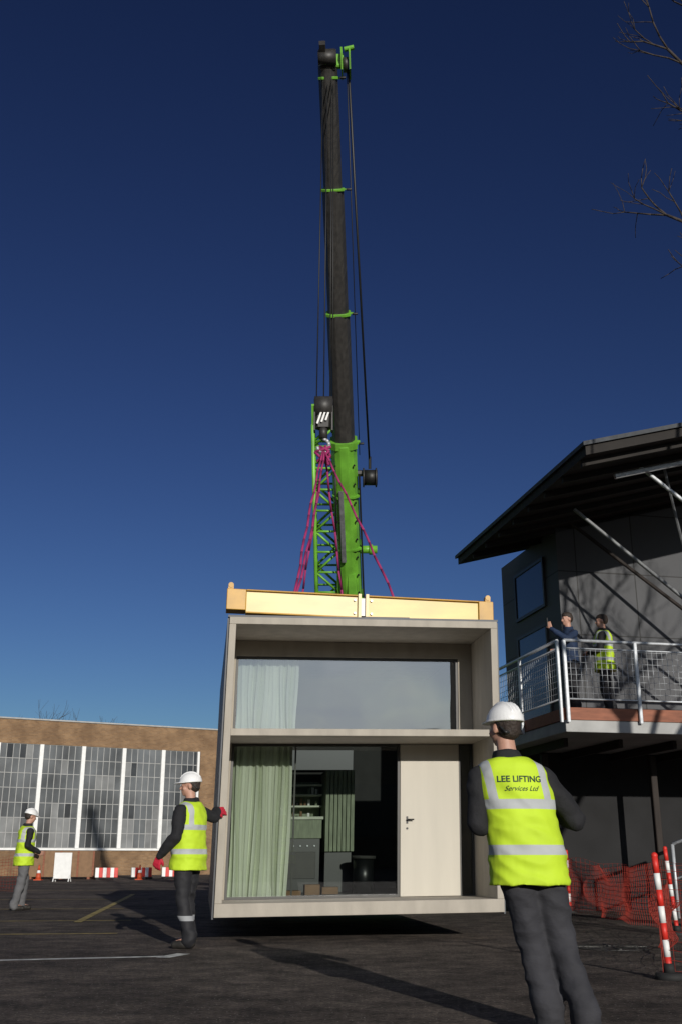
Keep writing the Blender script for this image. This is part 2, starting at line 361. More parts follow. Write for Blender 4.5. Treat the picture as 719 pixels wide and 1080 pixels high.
for k in range(7): g.box((1.54+k*.06,2.5,.72),(1.54+k*.06+.05,3.2,1.84),M['kdark'],P)
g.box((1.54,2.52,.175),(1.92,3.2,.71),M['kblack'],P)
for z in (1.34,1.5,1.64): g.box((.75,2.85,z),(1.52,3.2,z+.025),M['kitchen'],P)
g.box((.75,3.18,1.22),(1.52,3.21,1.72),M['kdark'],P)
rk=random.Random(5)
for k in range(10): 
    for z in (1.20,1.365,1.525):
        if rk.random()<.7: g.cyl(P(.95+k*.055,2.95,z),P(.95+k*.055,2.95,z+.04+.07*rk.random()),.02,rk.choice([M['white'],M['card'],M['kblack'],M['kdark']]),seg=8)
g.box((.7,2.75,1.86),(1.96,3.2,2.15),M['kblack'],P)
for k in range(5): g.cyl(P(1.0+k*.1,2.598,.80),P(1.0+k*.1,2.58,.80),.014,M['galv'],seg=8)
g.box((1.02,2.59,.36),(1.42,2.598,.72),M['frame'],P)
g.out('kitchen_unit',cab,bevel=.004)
g=G(); g.cyl(P(2.02,2.0,.172),P(2.02,2.0,.62),.14,M['kblack'],seg=16); g.cyl(P(2.02,2.0,.62),P(2.02,2.0,.66),.17,M['room'],seg=16); g.out('stool',cab)
for k,(u,v,s,h) in enumerate(((.62,1.55,.18,.10),(.88,1.6,.26,.06),(1.2,1.7,.2,.13),(1.45,1.9,.22,.09))):
    g=G(); g.box((u,v,.172),(u+s,v+.25,.172+h),M['card'],P); g.out('cardboard_box',cab,bevel=.004)

# ---------------------------------------------------------------- spreader beam
def PB(u,v,w): return P(u,v,w+.10*(1-u/W))
sb=empty('spreader_beam',P(W/2,.45,H+.06),'yellow steel spreader beam lying across the cabin roof','spreader beam')
g=G(); z0=H+.05; z1=H+.345; UE=W+.05
g.box((-.05,.33,z0+.02),(.20,.59,z1),M['yellow'],PB); g.box((UE-.20,.33,z0+.02),(UE,.59,z1),M['yellow'],PB)
g.box((.20,.36,z0),(1.66,.56,z1-.02),M['yellow_glare'],PB); g.box((1.80,.36,z0),(UE-.20,.56,z1-.02),M['yellow_glare2'],PB)
g.box((.20,.32,z1-.02),(1.66,.60,z1),M['yellow'],PB); g.box((1.80,.32,z1-.02),(UE-.20,.60,z1),M['yellow'],PB)
g.box((.20,.32,z0-.02),(1.66,.60,z0),M['yellow'],PB); g.box((1.80,.32,z0-.02),(UE-.20,.60,z0),M['yellow'],PB)
g.out('beam',sb,bevel=.008)
g=G(); g.box((1.66,.31,z0-.02),(1.70,.61,z1+.01),M['yellow_glare'],PB); g.box((1.76,.31,z0-.02),(1.80,.61,z1+.01),M['yellow_glare'],PB); g.box((1.70,.35,z0+.02),(1.76,.57,z1-.04),M['white'],PB)
for w_ in (z0+.05,z1-.07):
    for u_ in (1.62,1.84): g.cyl(PB(u_,.36,w_),PB(u_,.33,w_),.016,M['galv'],seg=6)
g.out('coupling',sb)
for u_ in (.0,UE-.05):
    g=G(); g.box((u_-.035,.42,z1),(u_+.035,.50,z1+.07),M['yellow'],PB); g.cyl(PB(u_,.41,z1+.07),PB(u_,.51,z1+.07),.035,M['yellow'],seg=12); g.out('lug',sb)
for u_ in (.5,W-.5):
    g=G(); g.box((u_-.08,.38,H+.032),(u_+.08,.54,z0-.022+.10*(1-u_/W)),M['black'],P); g.out('foot',sb)
g=G(); g.box((1.72,.1,H+.032),(2.3,.3,H+.055),M['black'],P); g.out('strap',sb)

# ---------------------------------------------------------------- crane
cr=empty('mobile_crane',(.4,27,0),'green mobile crane with raised black telescopic boom standing on asphalt','crane')
B0=V((.42,26,2.5)); TIP=V((-.25,16,15.12)); AX=(TIP-B0).normalized(); SX=V((1,.0,0)); SX=(SX-AX*SX.dot(AX)).normalized(); NX_=AX.cross(SX)
def BP(D): return B0+(TIP-B0)*((26-D)/10.0)
def boom(Da,Db,w,h,m,nm,w2=None):
    g=G(); a=BP(Da); b=BP(Db)
    prof=[(-.5,.5),(.5,.5),(.5,-.15),(.36,-.42),(.15,-.52),(-.15,-.52),(-.36,-.42),(-.5,-.15)]
    def ring(c,s): return [c+SX*x*w*s+NX_*y*h*s for x,y in prof]
    g.rings([ring(a,1),ring(b,1)],m,smooth=False); return g.out(nm,cr,bevel=.015)
boom(26,20.6,.54,.68,M['green'],'boom_base')
boom(20.6,18.9,.47,.58,M['boom'],'boom_section'); boom(18.9,17.4,.42,.52,M['boom'],'boom_section'); boom(17.4,16.0,.36,.46,M['boom'],'boom_section')
for D,w_,l in ((20.6,.57,.16),(18.9,.50,.06),(17.4,.45,.05),(16.15,.38,.05)):
    g=G(); c=BP(D); 
    g.beam(c-AX*l/2,c+AX*l/2,w_,w_*1.2,M['green'],bev=.2,up=NX_)
    g.beam(c-AX*l/4+SX*w_*.5,c+AX*l/4+SX*w_*.5,.12,.10,M['green'],up=NX_)
    g.cyl(c+SX*(w_*.5+.03)-NX_*.1,c+SX*(w_*.5+.14)-NX_*.1,.025,M['black'])
    g.out('collar',cr,bevel=.008)
g=G()
for k in range(4):
    D=21.3+k*.75; c=BP(D)
    g.beam(c-AX*.02,c+AX*.02,.575,.72,M['green'],bev=.2,up=NX_)
g.beam(BP(22.4)-NX_*.3+SX*.05,BP(24.4)-NX_*.75+SX*.1,.18,.12,M['green'],w2=.42)
g.beam(BP(22.8)-NX_*.45,BP(25.3)-NX_*1.2,.18,.2,M['green'])
g.beam(BP(21.2)-NX_*.36-SX*.1,BP(22.2)-NX_*.40-SX*.1,.10,.06,M['dgalv'])
for k in range(9):
    c=BP(20.85+k*.26)-NX_*.33; 
    for sx in(-.20,.20): g.cyl(c+SX*sx,c+SX*sx-NX_*.03,.022,M['black'],seg=6)
g.beam(BP(21.0)+SX*.30-NX_*.2,BP(25)+SX*.30-NX_*.2,.04,.05,M['black'])
g.tube([BP(20.9)-SX*.2-NX_*.34,BP(21.8)-SX*.24-NX_*.40,BP(22.8)-SX*.15-NX_*.38],.018,M['black'])
g.out('boom_rib',cr)
g=G(); c=BP(16.0)
g.beam(c-AX*.1,c+AX*.26,.30,.46,M['boom'],up=NX_,bev=.08)
g.beam(c+AX*.22-NX_*.22-SX*.08,c+AX*.36-NX_*.30-SX*.08,.12,.16,M['boom'],up=NX_,bev=.1)
g.cyl(c+AX*.10-SX*.17-NX_*.22,c+AX*.10+SX*.17-NX_*.22,.13,M['boom'],seg=16)
g.cyl(c+AX*.18-SX*.17+NX_*.2,c+AX*.18+SX*.17+NX_*.2,.10,M['boom'],seg=16)
g.out('boom_head',cr)
g=G(); c2=c+SX*.34+AX*.0
g.beam(c+AX*.05,c+SX*.3+AX*.05,.1,.3,M['green'])
g.rings([[c2+SX*dx+AX*a_+NX_*b_ for a_,b_ in((-.28,-.05),(-.10,-.20),(.20,-.16),(.30,.0),(.22,.14),(-.12,.14))] for dx in(-.09,-.06)],M['green'],smooth=False)
g.rings([[c2+SX*dx+AX*a_+NX_*b_ for a_,b_ in((-.28,-.05),(-.10,-.20),(.20,-.16),(.30,.0),(.22,.14),(-.12,.14))] for dx in(.06,.09)],M['green'],smooth=False)
g.cyl(c2-SX*.05-AX*.02,c2+SX*.05-AX*.02,.14,M['boom'],seg=16); g.beam(c2-SX*.02+AX*.25,c2+SX*.16+AX*.28,.08,.08,M['green'])
g.out('head_sheave',cr)
HK=V((-.29,16.0,7.72))
g=G()
for dx,dy in ((-.10,0),(.0,.03),(.09,-.02),(.13,.05)):
    g.cyl((HK.x+dx*1.2,16+dy,8.0),(TIP.x+dx*.8,16+dy,TIP.z),.011,M['black'],seg=5)
g.cyl(c2-AX*.1+SX*.05,V((.62,21.2,9.0)),.022,M['black'],seg=6)
g.cyl(c2-AX*.1+SX*.02,V((.40,21.0,9.2)),.010,M['black'],seg=5)
g.out('hoist_cable',cr)
g=G()
g.beam(HK+V((-.0,0,-.02)),HK+V((0,0,.5)),.26,.16,M['boom'],w2=.32,bev=.3,up=(0,1,0))
for dx in (-.145,.145): g.beam(HK+V((dx,-.06,-.1)),HK+V((dx,-.06,.34)),.03,.14,M['boom'],up=(0,1,0),bev=.1)
g.cyl(HK+V((-.15,0,.36)),HK+V((.15,0,.36)),.19,M['boom'],seg=18)
for k in range(3): g.beam(HK+V((-.10+k*.07,-.12,.02+k*.03)),HK+V((-.03+k*.07,-.12,.24+k*.03)),.03,.01,M['white'],up=(0,1,0),bev=.1)
g.cyl(HK+V((0,0,-.2)),HK+V((0,0,.02)),.07,M['boom'],seg=12)
pts=[HK+V((0,0,-.2))]+[HK+V((.10*math.sin(t),0,-.33+.12*math.cos(t))) for t in [k*math.pi*1.45/9 for k in range(10)]]
g.tube(pts,.03,M['galv'],seg=8)
g.out('hook_block',cr)
g=G(); ja=V((-.34,20.5,9.75)); jb=V((-.26,24.8,4.0)); ax=(jb-ja).normalized(); jx=V((1,0,0)); jy=ax.cross(jx).normalized(); n=15
def JP(t,a,b): return ja+(jb-ja)*t+jx*a+jy*b
wj,hj=.25,.22
for a in(-wj,wj):
    for b in(-hj,hj): g.cyl(JP(0,a,b),JP(1,a,b),.042,M['green'],seg=8)
for k in range(n):
    t0=k/n;t1=(k+1)/n; s=1 if k%2 else -1
    for b in(-hj,hj): g.cyl(JP(t0,-wj*s,b),JP(t1,wj*s,b),.028,M['green'],seg=6); g.cyl(JP(t0,-wj,b),JP(t0,wj,b),.026,M['green'],seg=6)
    for a in(-wj,wj): g.cyl(JP(t0,a,-hj*s),JP(t1,a,hj*s),.026,M['green'],seg=6)
g.beam(JP(-.02,-.28,0),JP(-.02,.28,0),.1,.5,M['green'],up=ax)
g.out('lattice_jib',cr)
g=G(); c=V((.62,21.2,8.75)); g.cyl(c+V((-.12,0,0)),c+V((.16,0,0)),.17,M['black'],seg=16); g.cyl(c+V((-.15,0,0)),c+V((-.12,0,0)),.21,M['boom'],seg=16); g.cyl(c+V((.12,0,0)),c+V((.15,0,0)),.21,M['boom'],seg=16)
g.beam(c+V((-.35,0,.1)),c+V((-.1,0,.1)),.12,.12,M['black']); g.beam(c+V((.0,0,.2)),c+V((0,-.1,.45)),.06,.12,M['black']); g.out('cable_drum',cr)
g=G(); c=V((.6,22.3,7.45)); g.cyl(c+V((-.25,0,0)),c+V((.2,0,0)),.09,M['green'],seg=12); g.cyl(c+V((.02,0,0)),c+V((.1,0,0)),.12,M['green'],seg=12); g.out('pivot_pin',cr)
g=G(); g.box((-.9,24.8,1.5),(1.7,29.5,2.2),M['green']); g.box((-.3,25.2,2.2),(.2,27,3.1),M['green']); g.box((.6,25.2,2.2),(1.1,27,3.1),M['green']); g.box((-.9,28.3,2.2),(1.7,29.8,3.0),M['boom']); g.out('superstructure',cr,bevel=.04)
g=G(); g.hexa([V(q) for q in((-.95,24.0,1.5),(-.35,24.0,1.5),(-.35,25.6,1.5),(-.95,25.6,1.5),(-.95,24.3,3.0),(-.35,24.3,3.0),(-.35,25.6,3.0),(-.95,25.6,3.0))],M['green']); g.box((-.9,24.05,2.1),(-.4,24.14,2.7),M['pane_a']); g.out('cab',cr,bevel=.03)
g=G(); g.box((-.8,23,.75),(1.6,33,1.45),M['green']); g.box((-1.6,23.4,.6),(2.4,23.8,.9),M['green']); g.box((-1.6,31.5,.6),(2.4,31.9,.9),M['green']); g.out('chassis',cr,bevel=.03)
for x in(-.85,1.65):
    for y in(24.6,26.2,29,30.6):
        g=G(); s=-1 if x<0 else 1; g.cyl((x-.17,y,.56),(x+.17,y,.56),.56,M['rubber'],seg=24); g.cyl((x+s*.172,y,.56),(x+s*.18,y,.56),.3,M['galv'],seg=16); g.out('wheel',cr)
for x in(-1.5,2.3):
    for y in(23.6,31.7):
        g=G(); g.cyl((x,y,.05),(x,y,.62),.06,M['galv']); g.cyl((x,y,0),(x,y,.06),.25,M['black'],seg=16); g.out('outrigger_foot',cr)
def sling(a,b,off):
    g=G(); a=V(a);b=V(b)
    for j,o_ in enumerate(off):
        p=[a+V(o_)*.3]
        for k in range(1,13):
            t=k/12; q=a.lerp(b,t)+V(o_)*(.3+.7*math.sin(math.pi*t)); q.z-=.02*math.sin(math.pi*t); q.x+=.010*math.sin(k*1.9+j); p.append(q)
        g.tube(p,.018,M['pink'],seg=6)
    g.out('lifting_sling',None,base=b,label='pink round sling stretched from crane hook to spreader beam',cat='lifting sling',group='pink lifting slings')
hb=HK+V((0,0,-.42))
sling(hb,PB(.85,.46,H+.36),[(.05,0,0),(-.03,0,0)])
sling(hb,PB(2.15,.46,H+.36),[(.04,0,0)])
sling(hb,P(1.1,5.2,H+.05),[(.03,0,0)])
sling(hb,P(2.2,5.2,H+.05),[(.04,0,0)])
g=G(); g.tube([hb+V((.03,.02,.1)),hb+V((.12,0,-.1)),hb+V((-.1,-.03,-.2)),hb+V((.1,-.05,-.02)),hb+V((-.06,0,.08)),hb+V((.1,0,-.25)),hb+V((-.14,0,-.02)),hb+V((.13,-.04,.06))],.024,M['pink'],seg=6)
g.out('lifting_sling',None,base=hb,label='bunched pink round slings looped on crane hook',cat='lifting sling',group='pink lifting slings')

# ---------------------------------------------------------------- brick building (far)
BW=V((-19.4,60,0)); be=V((.887,.461,0)).normalized(); bn=V((-be.y,be.x,0))
def BB(s,v,z): return BW+be*s+bn*v+V((0,0,z))
bb=empty('brick_building',BB(0,0,0),'long tan brick hall with tall white-framed steel windows','building')
g=G()
g.box((-22,0,0),(26,14,1.35),M['brick'],BB); g.box((-22,0,7.15),(26,14,8.5),M['brick'],BB); g.box((12.15,0,1.35),(26,14,7.15),M['brick'],BB); g.box((-22,2,1.35),(12.15,14,7.15),M['pane_a'],BB)
g.out('wall',bb)
g=G(); g.box((-22,-.08,8.5),(26,14,8.58),M['slabedge'],BB); g.out('coping',bb)
g=G(); g.box((-22,-.12,1.353),(12.15,.0-.002,1.46),M['white'],BB); g.out('sill',bb)
rp=random.Random(3)
for k in range(9):
    s1=12.1-k*2.42; s0=s1-2.42; g=G(); 
    g.box((s0,-.06,1.47),(s0+.22,.22,7.14),M['white'],BB)
    if k==0: g.box((s1-.14,-.06,1.47),(s1,.22,7.14),M['white'],BB)
    nx,nz=6,7; cw=(2.42-.22)/nx; ch=5.66/nz
    for a in range(1,nx): 
        x=s0+.22+a*cw; g.box((x-.018,.05,1.48),(x+.018,.11,7.12),M['slabedge'],BB)
    for b in range(nz+1):
        z=1.48+b*ch; g.box((s0+.22,.052,z-.018),(s1-.02,.108,z+.018),M['slabedge'],BB)
    o=g.out('window',bb)
    g=G(); low=rp.random()
    for a in range(nx):
        for b in range(nz):
            r=rp.random(); m=M['pane_c'] if r<.86 else (M['pane_b'] if r<.93 else M['pane_a'])
            if b<2 and (a+k)%5<3 and low<.7: m=M['pane_b']
            x=s0+.22+a*cw; z=1.48+b*ch; t=rp.uniform(-.006,.006)
            g.mi(m); f=g.bm.faces.new([g.bm.verts.new(BB(*q)) for q in((x,.08+t,z),(x+cw,.08-t,z),(x+cw,.08-t,z+ch),(x,.08+t,z+ch))]); f.material_index=g.mats.index(m)
    g.out('pane',o)
g=G(); g.box((-60,-54,0),(60,-44,8.6),M['brick']); g.box((-60,-43.99,2),(60,-43.9,5.5),M['pane_a'])  # unseen block added behind the camera to darken the lower glass reflection
g.out('unseen_reflection_building',None,base=(0,-49,0),label='unseen brick building added to darken the lower window reflection',cat='building')

# ---------------------------------------------------------------- dark timber building with balcony
ex=V((.98,.2,0)).normalized(); ey=V((-ex.y,ex.x,0))
R0=V((3.7,14.7,0))
def R(u,v,z): return R0+ex*u+ey*v+V((0,0,z))
rb=empty('dark_clad_building',R(5,8,0),'dark grey panelled building with wide overhanging eaves','building')
UW=1.5; VW=4.75; zf=3.26; RE=6.35
def sof(u): return 6.72+.27*u
g=G()
g.hexa([R(UW,VW,2.9),R(12,VW,2.9),R(12,VW+3.1,2.9),R(UW,VW+3.1,2.9),R(UW,VW,sof(UW)),R(12,VW,sof(UW)),R(12,VW+3.1,sof(UW)),R(UW,VW+3.1,sof(UW))],M['darkwall'])
g.hexa([R(UW,VW,sof(UW)),R(12,VW,sof(UW)),R(12,VW+1.6,sof(UW)),R(UW,VW+1.6,sof(UW)),R(UW+.01,VW,sof(UW)+.001),R(12,VW,sof(12)),R(12,VW+1.6,sof(12)),R(UW+.01,VW+1.6,sof(UW)+.001)],M['darkwall'])
g.out('upper_wall',rb)
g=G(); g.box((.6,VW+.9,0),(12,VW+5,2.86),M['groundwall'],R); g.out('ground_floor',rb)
g=G()
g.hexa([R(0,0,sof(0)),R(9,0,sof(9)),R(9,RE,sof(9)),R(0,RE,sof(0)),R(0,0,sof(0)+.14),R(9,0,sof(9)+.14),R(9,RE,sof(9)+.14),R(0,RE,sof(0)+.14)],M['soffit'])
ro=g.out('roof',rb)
g=G()
g.hexa([R(-.05,-.05,sof(0)+.135),R(9,-.05,sof(9)+.14),R(9,RE+.05,sof(9)+.14),R(-.05,RE+.05,sof(0)+.135),R(-.05,-.05,sof(0)+.20),R(9,-.05,sof(9)+.21),R(9,RE+.05,sof(9)+.21),R(-.05,RE+.05,sof(0)+.20)],M['slate'])
g.out('roof_covering',ro)
for v in [.25+k*.75 for k in range(8)]:
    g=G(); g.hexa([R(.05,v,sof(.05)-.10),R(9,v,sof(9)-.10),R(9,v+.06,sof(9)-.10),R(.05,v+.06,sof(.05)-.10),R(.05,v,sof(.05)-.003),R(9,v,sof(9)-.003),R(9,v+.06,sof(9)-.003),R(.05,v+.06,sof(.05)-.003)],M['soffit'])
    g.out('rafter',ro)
g=G(); g.beam(R(.9,.9,sof(.9)-.2),R(9,.9,sof(9)-.2),.07,.08,M['galv'])
g.out('eaves_beam',ro)
def wall_open(k0,k1,z0,z1,nm):
    g=G()
    for (a,b,c,d) in ((k0-.06,k0,z0-.06,z1+.06),(k1,k1+.06,z0-.06,z1+.06),(k0,k1,z0-.06,z0),(k0,k1,z1,z1+.06)):
        g.box((UW-.05,VW+a,c),(UW-.003,VW+b,d),M['frame'],R)
    o=g.out(nm,rb); g=G(); g.box((UW-.03,VW+k0,z0),(UW-.004,VW+k1,z1),M['pane_a'],R); g.out('pane',o)
wall_open(.7,2.2,5.75,6.65,'window'); wall_open(.7,2.2,3.32,5.3,'window')
for (p,q,r_,m_) in ((V((4.0,17.0,6.62)),V((7.4,17.7,3.9)),.055,M['dgalv']),(V((4.8,16.0,7.1)),V((8.5,16.8,4.3)),.055,M['galv']),(V((5.35,16.2,7.1)),V((6.1,17.3,4.6)),.04,M['dgalv']),(V((4.4,19.0,7.0)),V((7.4,19.3,4.6)),.06,M['dtimber'])):
    g=G(); g.beam(p,q,r_,r_,m_); g.out('roof_strut',rb)
C0=V((3.6,17.0,0)); 
def Bc(u,v,z): return C0+ex*u+ey*v+V((0,0,z))
g=G()
g.box((.02,.02,2.86),(9,3.6,3.05),M['slabedge'],Bc); g.out('balcony_slab',rb,bevel=.01)
g=G(); g.box((.04,.0,3.053),(9,.05,3.24),M['timber'],Bc); g.box((.0,.05,3.053),(.04,3.6,3.24),M['timber'],Bc); g.box((.04,.05,3.20),(9,3.0,3.255),M['timber'],Bc); g.out('balcony_deck',rb)
for u in (.35,1.35,2.35,3.35,4.35,5.35):
    g=G(); g.box((u,.9,2.72),(u+.07,3.55,2.857),M['dtimber'],Bc); g.out('balcony_joist',rb)
for u in (.5,2.6,4.7):
    g=G(); g.beam(Bc(u,2.2,0),Bc(u,2.2,2.71),.12,.12,M['dtimber'],up=ex,bev=.1); g.out('balcony_post',rb,)
def railing(F0,F1,npan):
    g=G(); a=V(F0); b=V(F1); d=(b-a); n_=d.length
    g2=G(); zt=1.08
    for z,r in((zt,.028),(.12,.015),(zt-.13,.014)): g.cyl(a+V((0,0,z)),b+V((0,0,z)),r,M['galv'],seg=8)
    for k in range(npan+1):
        p=a+d*k/npan; g.beam(p+V((0,0,-.25)),p+V((0,0,zt)),.05,.06,M['galv'],up=d)
    m=int(n_/.09)
    for k in range(m+1):
        p=a+d*k/m; g2.cyl(p+V((0,0,.12)),p+V((0,0,zt-.13)),.004,M['galv'],seg=4)
    for k in range(1,9):
        z=.12+k*.1; g2.cyl(a+V((0,0,z)),b+V((0,0,z)),.004,M['galv'],seg=4)
    o=g.out('railing',rb); g2.out('wire_infill',o)
railing(Bc(.05,-.04,zf),Bc(6.35,-.04,zf),5); railing(Bc(-.04,.03,zf),Bc(-.04,3.5,zf),2)
hr=G(); a=V((5.5,18.2,0)); hr.tube([a,a+V((0,0,1.15)),a+V((1.2,-.3,1.6)),a+V((1.2,-.3,0))],.03,M['galv']); hr.cyl(a+V((0,0,.6)),a+V((1.2,-.3,1.05)),.02,M['galv'])
hr.out('handrail',None,base=a,label='galvanised tubular handrail standing beside the dark building',cat='handrail')

# ---------------------------------------------------------------- barrier posts & netting
def bpost(x,y,h,lx,ly,i):
    e=empty('barrier_post',(x,y,0),'red and white striped barrier post holding orange safety netting','barrier post',group='striped barrier posts')
    g=G(); n=7
    for k in range(n):
        a=V((lx*k/n,ly*k/n,h*k/n+.04)); b=V((lx*(k+1)/n,ly*(k+1)/n,h*(k+1)/n+.04)); g.cyl(a,b,.027,M['red'] if k%2==0 else M['white'],seg=12)
    g.ball((lx,ly,h+.05),.029,M['red']); g.out('post',e,world=False)
    g=G(); g.cyl((0,0,0),(0,0,.05),.13,M['rubber'],r2=.11,seg=16); g.cyl((0,0,.05),(0,0,.12),.05,M['rubber'],r2=.04,seg=12); g.out('base',e,world=False)
PP=[(4.10,20,-.0,0),(4.25,14.2,-.06,0),(2.66,9.2,-.04,0),(7.2,19.2,0,0),(4.6,8.6,0,0)]
for i,(x,y,lx,ly) in enumerate(PP): bpost(x,y,.90 if i==2 else 1.0,lx,ly,i)
def net(p1,p2,label,h=.92,sag=.12,z0=.05,seed=0,nx=None,th=.009):
    g=G(); i=g.mi(M['net']); a=V((*p1,0));b=V((*p2,0)); L=(b-a).length; nx=int(L/.08); nz=11; n=V((-(b-a).y,(b-a).x,0)).normalized(); grid=[]
    for x in range(nx+1):
        t=x/nx; col=[]
        for z in range(nz+1):
            s=z/nz; q=a.lerp(b,t); top=h-sag*math.sin(math.pi*t)+.06*noise.noise(V((t*6,seed,0)))
            zz=z0+(top-z0)*s+.03*noise.noise(V((t*9,s*3,seed)))
            col.append(g.bm.verts.new(q+n*(.25*noise.noise(V((t*5,s*2,seed+3)))*math.sin(math.pi*t))+V((0,0,max(.02,zz)))))
        grid.append(col)
    for x in range(nx):
        for z in range(nz):
            g.bm.faces.new((grid[x][z],grid[x+1][z],grid[x+1][z+1],grid[x][z+1]))
    o=g.out('safety_netting',None,base=(a+b)/2,label=label,cat='safety netting')
    wf=o.modifiers.new('Wire','WIREFRAME'); wf.thickness=th; wf.use_even_offset=False
    return o
net((4.07,20),(4.18,14.2),'orange plastic safety netting sagging between striped posts',seed=1,th=.008)
net((4.18,14.2),(2.61,9.2),'orange plastic safety netting along the yard edge',seed=2,h=.8,sag=.3,th=.006)
net((2.62,9.2),(4.6,8.6),'orange plastic netting stretched beside a striped post',seed=3,th=.006)
net((4.10,20),(7.2,19.2),'orange netting strung in front of the dark building',seed=5,th=.008)
g=G(); g.cyl((2.95,12.3,0.0),(2.95,12.3,.012),.42,M['boom'],seg=40)
for k in range(12):
    t=k*math.pi/6; g.beam(V((2.95+.1*math.cos(t),12.3+.1*math.sin(t),.015)),V((2.95+.38*math.cos(t),12.3+.38*math.sin(t),.015)),.03,.01,M['frame'])
g.out('inspection_cover',None,base=(2.95,12.3,0),label='round ribbed iron cover set in the asphalt',cat='manhole cover')

# ---------------------------------------------------------------- clutter at far wall
g0=empty('sign_board',(-11.6,46,0),'small white free-standing sign board on the yard','sign board')
g=G(); g.box((-.36,-.03,.12),(.36,.03,1.15),M['white']); g.out('panel',g0,world=False,bevel=.01)
for x in(-.32,.32):
    for y in(-.2,.25):
        g=G(); g.beam(V((x,y,.0)),V((x,.02 if y>0 else -.0,.3)),.04,.04,M['white']); g.out('leg',g0,world=False)
def barrier(x,y,rot,i):
    e=empty('plastic_barrier',(x,y,0),'low red and white plastic barrier on the yard','barrier',group='low plastic barriers',rotz=rot)
    g=G()
    for k in range(6):
        g.box((-.5+k*.167,-.05,.1),(-.5+(k+1)*.167,.05,.52),M['red'] if k%2 else M['white'])
    g.out('panel',e,world=False,bevel=.015)
    for x0 in(-.46,.32):
        g=G(); g.box((x0,-.22,0),(x0+.14,.22,.099),M['rubber']); g.out('foot',e,world=False)
for i,(x,y,r) in enumerate(((-10.6,50,.2),(-9.2,51,.6),(-8.0,52.5,.3))): barrier(x,y,r,i)
for i,(x,y) in enumerate(((-9.1,50),(-13.4,49))):
    e=empty('traffic_cone',(x,y,0),'orange traffic cone with white band','traffic cone',group='traffic cones')
    g=G(); g.cyl((0,0,.04),(0,0,.3),.13,M['cone'],r2=.09,seg=16); g.cyl((0,0,.3),(0,0,.42),.09,M['white'],r2=.065,seg=16); g.cyl((0,0,.42),(0,0,.65),.065,M['cone'],r2=.025,seg=16); g.out('body',e,world=False)
    g=G(); g.box((-.17,-.17,0),(.17,.17,.04),M['cone']); g.out('base',e,world=False)
net((-11.5,30.5),(-9.1,31.3),'orange netting fence at the edge of the yard',seed=9,h=1.0,sag=.05)
for x,y in((-11.5,30.5),(-9.1,31.3)): bpost(x,y,1.05,0,0,0)
bx=empty('equipment_crate',(-13.1,52,0),'brown timber crate standing before the brick hall','crate')
g=G(); g.box((-1.6,-.6,.1),(1.6,.6,1.25),M['card']); 
for x in(-1.6,-.8,0,.8,1.52): g.box((x,-.64,.1),(x+.08,-.602,1.25),M['timber'])
g.out('box',bx,world=False,bevel=.01)
for x in(-1.4,0,1.3):
    g=G(); g.box((x,-.6,0),(x+.12,.6,.098),M['timber']); g.out('skid',bx,world=False)

# ---------------------------------------------------------------- trees
def branch(g,p,d,r,L,depth,rnd,up=.12,maxd=6):
    n=3; q=p
    for k in range(n):
        d2=(d+V((rnd.uniform(-.28,.28),rnd.uniform(-.28,.28),rnd.uniform(-.18,.24)+up*.3))).normalized()
        q2=q+d2*L/n; r2=r*(.86)
        g.cyl(q,q2,r,M['bark'],r2=r2,seg=5 if depth>2 else 8); 
        if depth<maxd and k>0:
            ax=V((rnd.uniform(-1,1),rnd.uniform(-1,1),rnd.uniform(-.5,.8))).normalized()
            branch(g,q2,(d2*.75+ax*.8).normalized(),r2*.6,L*rnd.uniform(.55,.75),depth+1,rnd,up,maxd)
        q=q2; d=d2; r=r2
    if depth<maxd:
        for s in range(2):
            ax=V((rnd.uniform(-1,1),rnd.uniform(-1,1),rnd.uniform(-.3,.9))).normalized()
            branch(g,q,(d*.9+ax*.55).normalized(),r*.75,L*rnd.uniform(.6,.8),depth+1,rnd,up,maxd)
tr=empty('bare_tree',(7.4,8.6,0),'leafless winter tree with fine spreading twigs','tree',group='bare trees')
g=G(); q=[V((7.4,8.6,0)),V((7.35,8.6,1.8)),V((7.2,8.65,3.6)),V((7.25,8.6,5.2))]; rr=[.24,.19,.16,.12]
for k in range(3): g.cyl(q[k],q[k+1],rr[k],M['bark'],r2=rr[k+1],seg=12)
g.out('trunk',tr)
g=G(); rnd=random.Random(11)
for st,tg,r in ((q[3],V((3.75,8.6,8.30)),.07),(q[2],V((3.60,8.4,6.45)),.065),(q[3],V((4.1,9.0,9.2)),.06)):
    mid=st.lerp(tg,.5)+V((0,0,.3)); g.cyl(st,mid,r,M['bark'],r2=r*.7,seg=7); g.cyl(mid,tg,r*.7,M['bark'],r2=r*.36,seg=7)
    d=(tg-mid).normalized()
    branch(g,tg,d,r*.33,.62,4,rnd,up=.0); branch(g,mid,(d+V((0,.3,.5))).normalized(),r*.5,1.0,4,rnd)
    branch(g,mid.lerp(tg,.7),(d+V((0,.2,-.5))).normalized(),r*.35,.6,4,rnd,up=0)
for st,tg,r in ((q[3],V((6.9,9.5,8.5)),.08),(q[3],V((8.6,8,8.2)),.09),(q[2],V((9.4,9.0,6.2)),.08),(q[3],V((9.8,8.6,7.6)),.08),(q[3],V((7.9,8.4,9.2)),.07),(q[2],V((8.6,8.3,6.6)),.07)):
    mid=st.lerp(tg,.5)+V((0,0,.3)); g.cyl(st,mid,r,M['bark'],r2=r*.8,seg=7); g.cyl(mid,tg,r*.8,M['bark'],r2=r*.5,seg=7)
    d=(tg-mid).normalized()
    branch(g,tg,d,r*.5,1.3,3,rnd,up=.1); branch(g,mid,(d+V((0,.3,.5))).normalized(),r*.55,1.2,3,rnd)
crown=g.out('crown',tr)
